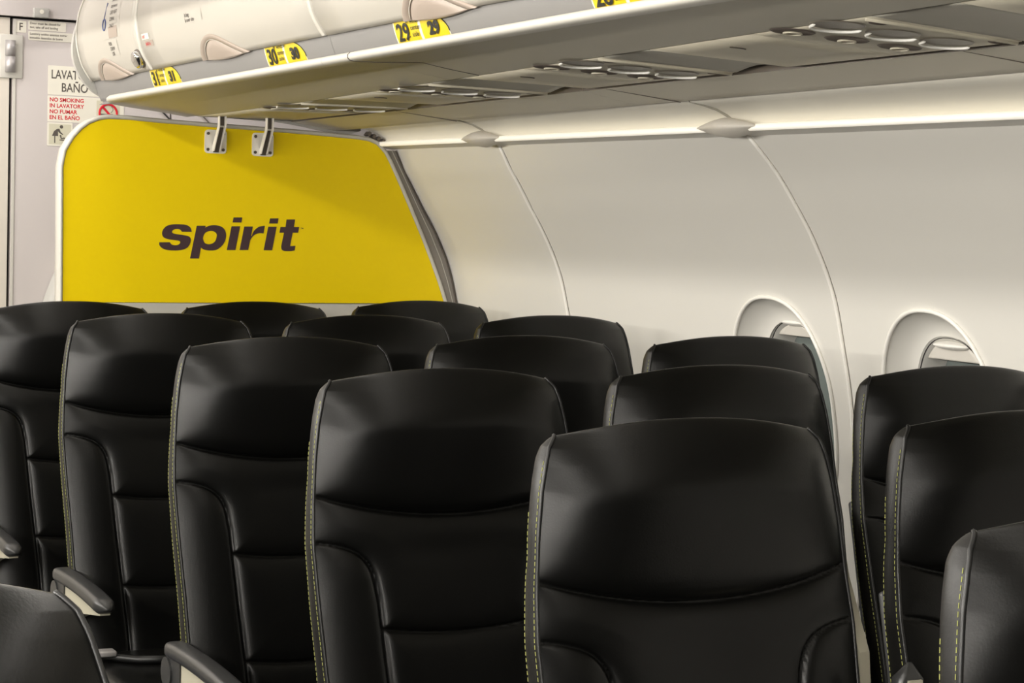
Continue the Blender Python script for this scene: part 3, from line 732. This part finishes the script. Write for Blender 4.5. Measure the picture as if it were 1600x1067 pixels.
for k, ya in enumerate(starts):
    yb = ya-UL
    u = thing('service_unit', names[k], 'service panel', group='overhead service units')
    slab('face_plate', .873, 1.144, ya, yb, MT['psu'], u)
    for x in (.887, .985, 1.083):
        # reading light: near-flat disc, recess shade put into its colour, pale rim tail side
        yc = ya-.192; r = .040
        V = []
        for rr_, h in ((1.0, .0028), (.96, .0014), (.9, .0022), (.6, .0026), (.3, .0026), (.02, .0026)):
            V.append([tuple(Vector(P_(x+r*rr_*cos(a), yc+r*rr_*sin(a)))+Vector((0, 0, h-.0035))) for a in np.linspace(0, 2*pi, 33)[:-1]])
        vs, fs = grid(V, False, True); rl = link_mesh('reading_light', vs, fs, MT['cup'], u)
        MB().tube([tuple(Vector(P_(x+.038*cos(a), yc+.038*sin(a)))+Vector((0, 0, -.0055))) for a in np.linspace(-.06*pi, 1.0*pi, 22)], [.0005]+[.0023]*20+[.0005], 8).build('light_rim', MT['valance'], rl, True)
        # air nozzle in its dark oval well
        yg = ya-.082
        V = [[tuple(Vector(P_(x+.034*rr_*cos(a), yg+.026*rr_*sin(a)))+Vector((0, 0, h))) for a in np.linspace(0, 2*pi, 33)[:-1]] for rr_, h in ((1.08, -.0006), (1.0, -.0022), (.9, -.0004), (.5, -.0003), (.02, -.0003))]
        vs, fs = grid(V, False, True); gs = link_mesh('air_nozzle', vs, fs, MT['pit'], u)
        MB().tube([tuple(Vector(P_(x+.013*cos(a), yg+.013*sin(a)))+Vector((0, 0, -.004))) for a in np.linspace(0, 2*pi, 22)[:-1]], .0016, 8, True).build('nozzle_ring', MT['psu'], gs, True)
    for x, dy in ((.905, .262), (1.118, .262)):  # two dark discs stand for the screw holes
        V = [[tuple(Vector(P_(x+.013*rr_*cos(a), ya-dy+.011*rr_*sin(a)))+Vector((0, 0, h))) for a in np.linspace(0, 2*pi, 21)[:-1]] for rr_, h in ((1.15, -.0005), (1.0, -.0032), (.75, -.001), (.02, -.0005))]
        vs, fs = grid(V, False, True); link_mesh('screw_hole', vs, fs, MT['pit'], u)
    # raised moulding along the forward end
    MB().tube([tuple(Vector(P_(.876+.27*t, yb+.012))+Vector((0, 0, -.001))) for t in (0, .25, .5, .75, 1)], .0032, 8).build('end_moulding', MT['psu'], u, True)
    nxt = starts[k+1] if k+1 < len(starts) else 1.27
    y2 = yb-.006; y3 = y2-(.155 if k != 3 else .185)
    sc = slab('scoop_panel', .873, 1.144, y2, y3, MT['scoop'], None, 0, fn=lambda a, b: .009*math.sin(pi*b)*(.35+.65*a), n=14)
    tag(sc, ['grey hollowed filler panel overhead beside the unit above the last row', 'grey hollowed filler panel overhead, second from the partition', 'grey hollowed filler panel overhead, third from the partition', 'grey hollowed filler panel overhead at the top right edge', 'grey hollowed filler panel overhead outside the frame'][k], 'filler panel', 'hollowed filler panels overhead')
    op = slab('oxygen_panel', .873, 1.144, y3-.002, nxt+.002, MT['psu'], None, 0, n=4)
    tag(op, ['flat oxygen mask panel overhead between last two rows of seats', 'flat oxygen mask panel overhead, second from the partition', 'flat oxygen mask panel overhead, left of the nearest service unit', 'flat oxygen mask panel overhead at the top right corner', 'flat oxygen mask panel overhead outside the frame'][k], 'oxygen panel', 'oxygen mask panels overhead')
    yn = (y3+nxt)/2
    MB().tube([tuple(Vector(P_(.93+.03*t, yn-.004*math.sin(pi*t)))+Vector((0, 0, -.0008))) for t in np.linspace(0, 1, 9)], .0011, 5).build('release_notch', MT['rail'], op)
    if k == 0:
        op2 = slab('end_filler', .873, 1.144, 4.62, ya+.002, MT['psu'], None, 0, n=4)
        tag(op2, 'flat overhead end panel above the steel brackets', 'filler panel')
# cross joints in the rear underside strip
for y in (3.985, 2.95, 1.86):
    MB().tube([(x, y-(x-1.167)*.55, psb(y)+(bkz(y)-psb(y))*((x-1.167)/.13)-.0006) for x in np.linspace(1.168, 1.299, 6)], .0010, 5).build('joint_line', MT['rail'], wr)

# ================================================================== SEATS
ZT = np.array([.40, .50, .60, .70, .80, .89, .96, 1.01, 1.06, 1.09, 1.108, 1.121, 1.15])
WT = np.array([.198, .200, .205, .208, .213, .216, .211, .207, .200, .193, .187, .176, .160])
def Wd(z): return np.interp(z, ZT, WT)
def yb_(z):
    z = np.asarray(z, float)
    return np.where(z > .95, (z-1.121)*math.tan(math.radians(9)), -.0271-(.95-z)*math.tan(math.radians(14)))
def TH(z): return np.interp(z, [.4, .8, .95, 1.06, 1.12], [.066, .056, .047, .032, .026])
def seg_dist(px, pz, poly):
    d = np.full(px.shape, 9.)
    for (x0, z0), (x1, z1) in zip(poly[:-1], poly[1:]):
        vx, vz = x1-x0, z1-z0; L2 = vx*vx+vz*vz
        t = np.clip(((px-x0)*vx+(pz-z0)*vz)/L2, 0, 1)
        d = np.minimum(d, np.hypot(px-x0-t*vx, pz-z0-t*vz))
    return d
def zhead(x): return .928+.030*(x/.21)**2
_BOL = [(.235, .896), (.212, .893), (.19, .890), (.17, .885), (.152, .877), (.139, .864), (.131, .847), (.127, .825), (.124, .80), (.118, .70), (.111, .60), (.104, .50), (.10, .38)]
def zmid(x): return .760+.010*(x/.12)**2
def zlow(x): return .583+.008*(x/.11)**2
BOL = []
for i in range(len(_BOL)-1):
    p0 = np.array(_BOL[max(i-1, 0)]); p1 = np.array(_BOL[i]); p2 = np.array(_BOL[i+1]); p3 = np.array(_BOL[min(i+2, len(_BOL)-1)])
    for t in (0, .2, .4, .6, .8): BOL.append(tuple(.5*((2*p1)+(-p0+p2)*t+(2*p0-5*p1+4*p2-p3)*t*t+(-p0+3*p1-3*p2+p3)*t**3)))
BOL.append(_BOL[-1])
def bolx(z): return np.interp(z, [p[1] for p in BOL[::-1]], [p[0] for p in BOL[::-1]])
def seat_meshes():
    nu, nf, nr, nb = 132, 300, 22, 30
    u = np.linspace(-1, 1, nu+1)
    u = np.sign(u)*(1-(1-np.abs(u))**1.15)         # a few more columns near the edges
    ztop = 1.121+.019*(1-np.abs(u)**2.3)
    X = []; Yv = []; Zv = []
    RZ, RY = .040, .017
    for i in range(nf+1):
        t = i/nf
        if t < .84: z = .40+(ztop-RZ-.40)*t/.84; yo = 0
        else:
            a = (t-.84)/.16*pi/2; z = ztop-RZ+RZ*math.sin(a); yo = RY*(1-math.cos(a))*(1-.35*np.abs(u)**4)
        X.append(u*Wd(z)); Zv.append(z); Yv.append(yb_(z)+yo)
    X = np.array(X); Zv = np.array(Zv); Yv = np.array(Yv)
    # seams
    hp = [(x, zhead(x)) for x in np.linspace(-.23, .23, 24)]
    mp = [(x, zmid(x)) for x in np.linspace(-.122, .122, 12)]
    lp = [(x, zlow(x)) for x in np.linspace(-.110, .110, 12)]
    bl = [(-x, z) for x, z in BOL]; brr = BOL
    dh = seg_dist(X, Zv, hp); db = np.minimum(seg_dist(X, Zv, bl), seg_dist(X, Zv, brr))
    dm = np.minimum(seg_dist(X, Zv, mp), seg_dist(X, Zv, lp))
    inhead = Zv > zhead(X)
    inb = (~inhead) & (Zv < .895) & (np.abs(X) > bolx(np.clip(Zv, .38, .896)))
    below = ~inhead
    ux = np.abs(X)/Wd(Zv)
    def sm(t): t = np.clip(t, 0, 1); return t*t*(3-2*t)
    rim = 1-np.clip(ux, 0, 1)**5                                  # relief dies out into the piping
    dd = np.where(below, np.minimum(dh, np.where(inb, db, np.minimum(db, dm))), dh)
    pil = .0060*(1-np.exp(-dd/.020))+.0050*(1-np.exp(-dd/.006))
    # the head rest is fuller and overhangs its lower seam
    tz = np.clip((Zv-zhead(X))/(1.135-zhead(X)), 0, 1)
    hump = np.where(inhead, (.014*(1-np.exp(-dh/.014))+.022*sm(tz/.85))*(1-.45*ux**2), 0)
    dish = np.where(below, -.007*np.exp(-(ux/.5)**2)*sm((.93-Zv)/.06), 0)
    crease = -.0030*np.exp(-(dd/.0020)**2)*sm((1-ux)/.03)
    topf = sm((ztop[None, :]-Zv)/.085)
    off = (pil*rim+hump*rim)*(.45+.55*topf)+dish+crease
    edge = .007*ux**6
    Yv = Yv-off+edge
    # roll over the top and down the back
    y0 = Yv[-1]; z0 = Zv[-1]; w0 = X[-1]
    th = .016; ze = z0-.028
    for k in range(1, nr+1):
        a = pi/2*k/nr
        X = np.vstack([X, u*Wd(z0-.028*(1-math.cos(a)))]); Yv = np.vstack([Yv, y0+th*math.sin(a)]); Zv = np.vstack([Zv, z0-.028*(1-math.cos(a))])
    y0 = y0+th; z0 = z0-.028; th = 0
    for k in range(1, nb+1):
        t = k/nb; z = z0*(1-t)+.42*t
        yy = yb_(z)+TH(z)-.008
        bl_ = min(1, t*6)
        X = np.vstack([X, u*Wd(z)]); Yv = np.vstack([Yv, (1-bl_)*(y0+th)+bl_*yy]); Zv = np.vstack([Zv, z])
    NI = X.shape[0]
    return X, Yv, Zv, nf, nr, nb, nu
SX, SYv, SZ, nf, nr, nb, nu = seat_meshes()
_du = np.stack([np.gradient(a, axis=1) for a in (SX, SYv, SZ)], -1); _dv = np.stack([np.gradient(a, axis=0) for a in (SX, SYv, SZ)], -1)
SN = np.cross(_du, _dv); SN /= np.linalg.norm(SN, axis=-1, keepdims=True)+1e-12
def sub_mesh(name, mask, m):
    """mask[i,j] over the faces of the cover grid"""
    idx = -np.ones(SX.shape, int); vs = []; fs = []; ns = []
    ii, jj = np.nonzero(mask)
    for i, j in zip(ii, jj):
        f = []
        for a, b in ((i, j), (i+1, j), (i+1, j+1), (i, j+1)):
            if idx[a, b] < 0: idx[a, b] = len(vs); vs.append((SX[a, b], SYv[a, b], SZ[a, b])); ns.append(SN[a, b])
            f.append(int(idx[a, b]))
        fs.append(tuple(f[::-1]))
    me = bpy.data.meshes.new(name); me.from_pydata([tuple(map(float, v)) for v in vs], [], fs); me.materials.append(m)
    me.polygons.foreach_set('use_smooth', [True]*len(me.polygons)); me.update()
    me.normals_split_custom_set_from_vertices([tuple(map(float, n)) for n in ns]); return me
fx = (SX[:-1, :-1]+SX[1:, 1:])/2; fz = (SZ[:-1, :-1]+SZ[1:, 1:])/2
ri = np.arange(fx.shape[0])[:, None]*np.ones(fx.shape[1])[None, :]
front = ri < nf
head = (front & (fz > zhead(fx))) | (~front)
bm_ = front & ~head & (fz < .895) & (np.abs(fx) > bolx(np.clip(fz, .38, .896)))
mid1 = front & ~head & ~bm_ & (fz > zmid(fx)); mid2 = front & ~head & ~bm_ & ~mid1 & (fz > zlow(fx)); mid3 = front & ~head & ~bm_ & ~mid1 & ~mid2
PARTS = [('headrest_cover', sub_mesh('headrest_cover', head, MT['leather'])),
         ('side_bolster', sub_mesh('side_bolster', bm_ & (fx < 0), MT['leather'])), ('side_bolster', sub_mesh('side_bolster', bm_ & (fx > 0), MT['leather'])),
         ('back_pad', sub_mesh('back_pad', mid1, MT['leather'])), ('back_pad', sub_mesh('back_pad', mid2, MT['leather'])), ('back_pad', sub_mesh('back_pad', mid3, MT['leather']))]
# side bands, piping and stitching follow the two edges of the cover grid
def edge_pts(side):
    j = 0 if side < 0 else nu
    fr = [(SX[i, j], SYv[i, j], SZ[i, j]) for i in list(range(0, int(nf*.84), 4))+list(range(int(nf*.84), nf+1, 2))]
    roll = [(SX[i, j], SYv[i, j], SZ[i, j]) for i in range(nf+1, nf+nr+1)]
    bk_ = [(SX[i, j], SYv[i, j], SZ[i, j]) for i in range(nf+nr+1, nf+nr+nb+1)]
    return fr, roll, bk_
def interp_back(bk_, z):
    zs = [p[2] for p in bk_][::-1]
    return np.interp(z, zs, [p[0] for p in bk_][::-1]), np.interp(z, zs, [p[1] for p in bk_][::-1])
SIDE = []
for side in (-1, 1):
    fr, roll, bk_ = edge_pts(side)
    half = 0
    F = fr; Bk = []
    for k, p in enumerate(F):
        if k < len(fr):
            x, y = interp_back(roll[half:]+bk_, p[2]); Bk.append((x, y, p[2]))
        else: Bk.append(roll[len(roll)-2-(k-len(fr))])
    V = []
    for a, b in zip(F, Bk):
        row = []
        for t in np.linspace(0, 1, 9):
            bulge = .0055*math.sin(pi*t)**.6*min(1, abs(b[1]-a[1])/.05)
            row.append((a[0]+(b[0]-a[0])*t+side*bulge, a[1]+(b[1]-a[1])*t, a[2]+(b[2]-a[2])*t))
        V.append(row)
    vs, fs = grid(V); o = link_mesh('side_band', vs, fs, MT['side']); SIDE.append(('side_band', o)); 
    fr2 = [(x+side*.0012, y+.0005, z) for x, y, z in fr]
    o = MB().tube(fr2, .0026, 6).build('piping', MT['pipe'], None, True); SIDE.append(('piping', o))
    # stitches
    mb = MB()
    for (tt, zmax) in ((.17, 1.095), (.88, 1.04)):
        path_ = []
        for a, b in zip(F, Bk):
            if a[2] > zmax or a[2] < .46: continue
            bulge = .0055*math.sin(pi*tt)**.6*min(1, abs(b[1]-a[1])/.05)+.0004
            path_.append(Vector((a[0]+(b[0]-a[0])*tt+side*bulge, a[1]+(b[1]-a[1])*tt, a[2]+(b[2]-a[2])*tt)))
        acc = 0; L_ = 0; step = .0072
        cum = [0]
        for i in range(1, len(path_)): cum.append(cum[-1]+(path_[i]-path_[i-1]).length)
        s_ = .001
        while s_+.0045 < cum[-1]:
            def at(q):
                i = max(1, int(np.searchsorted(cum, q))); i = min(i, len(cum)-1)
                f = (q-cum[i-1])/(cum[i]-cum[i-1]); return path_[i-1].lerp(path_[i], f)
            a, b = at(s_), at(s_+.0046); d = (b-a).normalized(); wv = Vector((0, 1, 0))*.00055
            nrm = Vector((side*.0006, 0, 0))
            n0 = len(mb.v)
            mb.v += [tuple(a-wv), tuple(a+wv), tuple(b+wv), tuple(b-wv), tuple(a+nrm), tuple(b+nrm)]
            mb.f += [(n0, n0+4, n0+5, n0+3), (n0+1, n0+2, n0+5, n0+4), (n0, n0+1, n0+4), (n0+3, n0+5, n0+2)]
            s_ += step
    o = link_mesh('stitching', mb.v, mb.f, MT['stitch'], None, False); o['kind'] = 'stuff'; SIDE.append(('stitching', o))
# back shell, cushion, frame and legs
V = []
for z in np.linspace(.40, 1.07, 24):
    w_ = Wd(z)-.012; yy = float(yb_(z)+TH(z)); row = []
    for t in np.linspace(-1, 1, 13): row.append((w_*t, yy-.012+.016*(1-abs(t)**6), z))
    V.append(row)
vs, fs = grid(V); shell_o = link_mesh('back_shell', vs, fs, MT['shell'])
OTH = [('back_shell', shell_o)]
OTH.append(('tray_table', bevel_box('tray_table', (0, .030, .80), (.36, .014, .22), .005, MT['shell'], None, 2, Matrix.Rotation(math.radians(-14), 3, 'X'))))
OTH.append(('seat_cushion', bevel_box('seat_cushion', (0, -.375, .425), (.44, .46, .09), .032, MT['leather'], None, 4)))
_sb = MB()
for sx in (-1, 1):
    _sb.tube([(sx*.222, -.18, .44), (sx*.20, -.22, .476), (sx*.13, -.30, .479), (sx*.03, -.33, .480)], .009, 6)
OTH.append(('seat_belt', _sb.build('seat_belt', MT['pipe'], None, True)))
OTH.append(('belt_buckle', bevel_box('belt_buckle', (-.185, -.255, .487), (.040, .032, .012), .004, MT['hinge'])))
OTH.append(('seat_frame', MB().tube([(-.235, -.22, .34), (.235, -.22, .34)], .018, 10).tube([(-.235, -.50, .34), (.235, -.50, .34)], .018, 10).box((0, -.36, .365), (.40, .40, .02)).build('seat_frame', MT['metalk'])))
LEG = MB().tube([(0, -.50, .34), (0, -.47, .02)], .014, 8).tube([(0, -.22, .34), (0, -.08, .02)], .014, 8).box((0, -.27, .012), (.03, .46, .024)).build('leg', MT['metalk'])
# armrest prototype: beige arm, black padded cap; origin at its pivot, pointing forward (-Y)
def make_armrest():
    P = [(-.0, -.045), (.02, -.020), (.02, .012), (-.02, .020), (-.28, .020), (-.315, .016), (-.315, .006), (-.20, -.012), (-.08, -.05)]
    vs = [(e, y, z) for e in (-.010, .010) for y, z in P]; m_ = len(P)
    fs = [tuple(range(m_)), tuple(range(m_, 2*m_))]+[(i, (i+1) % m_, (i+1) % m_+m_, i+m_) for i in range(m_)]
    a = fix(link_mesh('armrest', vs, fs, MT['beige'], None, False))
    V = []
    for t in np.linspace(0, 1, 19):
        y = .018-.352*t; e = 1.0
        if t > .92: e = math.sqrt(max(.02, 1-((t-.92)/.08)**2))
        if t < .06: e = math.sqrt(max(.05, 1-((.06-t)/.06)**2))
        zc = .030-.010*t*t+.004*math.sin(pi*t)
        V.append([(.0195*e*math.copysign(abs(cos(q))**.5, cos(q)), y, zc+.0135*e*math.copysign(abs(sin(q))**.7, sin(q))) for q in np.linspace(0, 2*pi, 25)[:-1]])
    vs, fs = grid(V, False, True); fs += [tuple(range(24)), tuple(range(18*24, 19*24))]
    c = fix(link_mesh('armrest_cap', vs, fs, MT['cap'], a))
    MB().disc((-.0165, -.0, -.008), (1, 0, 0), .026, .033, 20).box((0, -.03, .0), (.026, .07, .05)).build('pivot_cover', MT['cap'], a, False)
    return a
ARM = make_armrest()
def copy_obj(o, parent=None):
    c = o.copy(); COL.objects.link(c); c.parent = parent; return c
def add_arm(parent, x, angle, dz=0, ry=-.055):
    a = copy_obj(ARM, parent); a.location = (x, -.115 if angle < 10 else ry, .592+dz); a.rotation_euler = (math.radians(-angle), 0, 0)
    for ch in list(ARM.children): copy_obj(ch, a)
RECL = 15
SEATS = [
 ('C', 1, .446, .707, -.0013, 'black leather seat cut off at the bottom right corner, lime-stitched side band', None),
 ('C', 2, .446, 1.441, -.0027, 'largest full black leather seat in the foreground, right of centre', None),
 ('C', 3, .446, 2.129, .0007, 'black leather seat directly left of the largest foreground seat', None),
 ('C', 4, .446, 2.778, .0043, 'black leather aisle seat with lowered armrest, third back from the foreground one', None),
 ('C', 5, .446, 3.519, .0041, 'black leather aisle seat with armrest, immediately right of the left-edge seat', None),
 ('C', 6, .446, 4.243, -.0075, 'black leather seat at the left edge, last row by the aisle', None),
 ('B', 2, .928, 1.409, .0012, 'black leather seat at right edge, second nearest, side band and lime stitching facing us', None),
 ('B', 3, .928, 2.121, .0028, 'black leather headrest directly behind the largest foreground seat, creased at its left corner', None),
 ('B', 4, .928, 2.798, .0047, 'black leather middle seat headrest behind the centre-left foreground seat', None),
 ('B', 5, .928, 3.552, .0003, 'black leather middle seat headrest in the row before last, left of centre', None),
 ('B', 6, .928, 4.284, -.0073, 'black leather middle seat in the last row, below the spirit lettering', None),
 ('A', 3, 1.41, 2.125, -.0026, 'black leather window seat at right edge in front of the nearer window', None),
 ('A', 4, 1.41, 2.819, .0016, 'black leather window seat in front of the farther window', None),
 ('A', 5, 1.41, 3.583, -.0007, 'black leather window seat of the row before last, beside the plain sidewall', None),
 ('A', 6, 1.41, 4.328, -.0039, 'black leather window seat in the last row, under the right end of the yellow partition', None),
 ('D', 1, -.668, .545, 0, 'pale-lit black seat corner at the bottom left, across the aisle', None)]
for col_, row_, x, y, dz, lab, _ in SEATS:
    s = thing('passenger_seat', lab, 'seat', (x, y, dz), group='black leather passenger seats')
    made = []
    for nm, me in PARTS:
        o = bpy.data.objects.new(nm, me); COL.objects.link(o); o.parent = s; made.append(o)
    for nm, pr_ in SIDE+OTH:
        o = copy_obj(pr_, s)
        if nm not in ('seat_cushion', 'seat_frame', 'seat_belt', 'belt_buckle'): made.append(o)
    if col_ == 'D':                                   # this backrest is tilted back to catch more light
        Rm = Matrix.Rotation(math.radians(-RECL), 3, 'X'); pv = Vector((0, -.13, .42))
        for o in made: o.rotation_euler = (math.radians(-RECL), 0, 0); o.location = pv-Rm @ pv+Vector((0, 0, .052))
    for lx in ((-.18, .18) if col_ in 'CD' else (.18,)):
        l = copy_obj(LEG, s); l.location = (lx, 0, 0)
    if col_ == 'C': add_arm(s, -.236, 0)
    if col_ == 'C' and row_ == 2: add_arm(s, .241, 88, -.072, -.125)
    elif col_ == 'C': add_arm(s, .241, 101)
    if col_ == 'B': add_arm(s, .232, 101)
    if col_ == 'D': add_arm(s, .240, 0)
for nm, o in SIDE+OTH: bpy.data.objects.remove(o)
for ch in list(ARM.children): bpy.data.objects.remove(ch)
bpy.data.objects.remove(ARM); bpy.data.objects.remove(LEG)
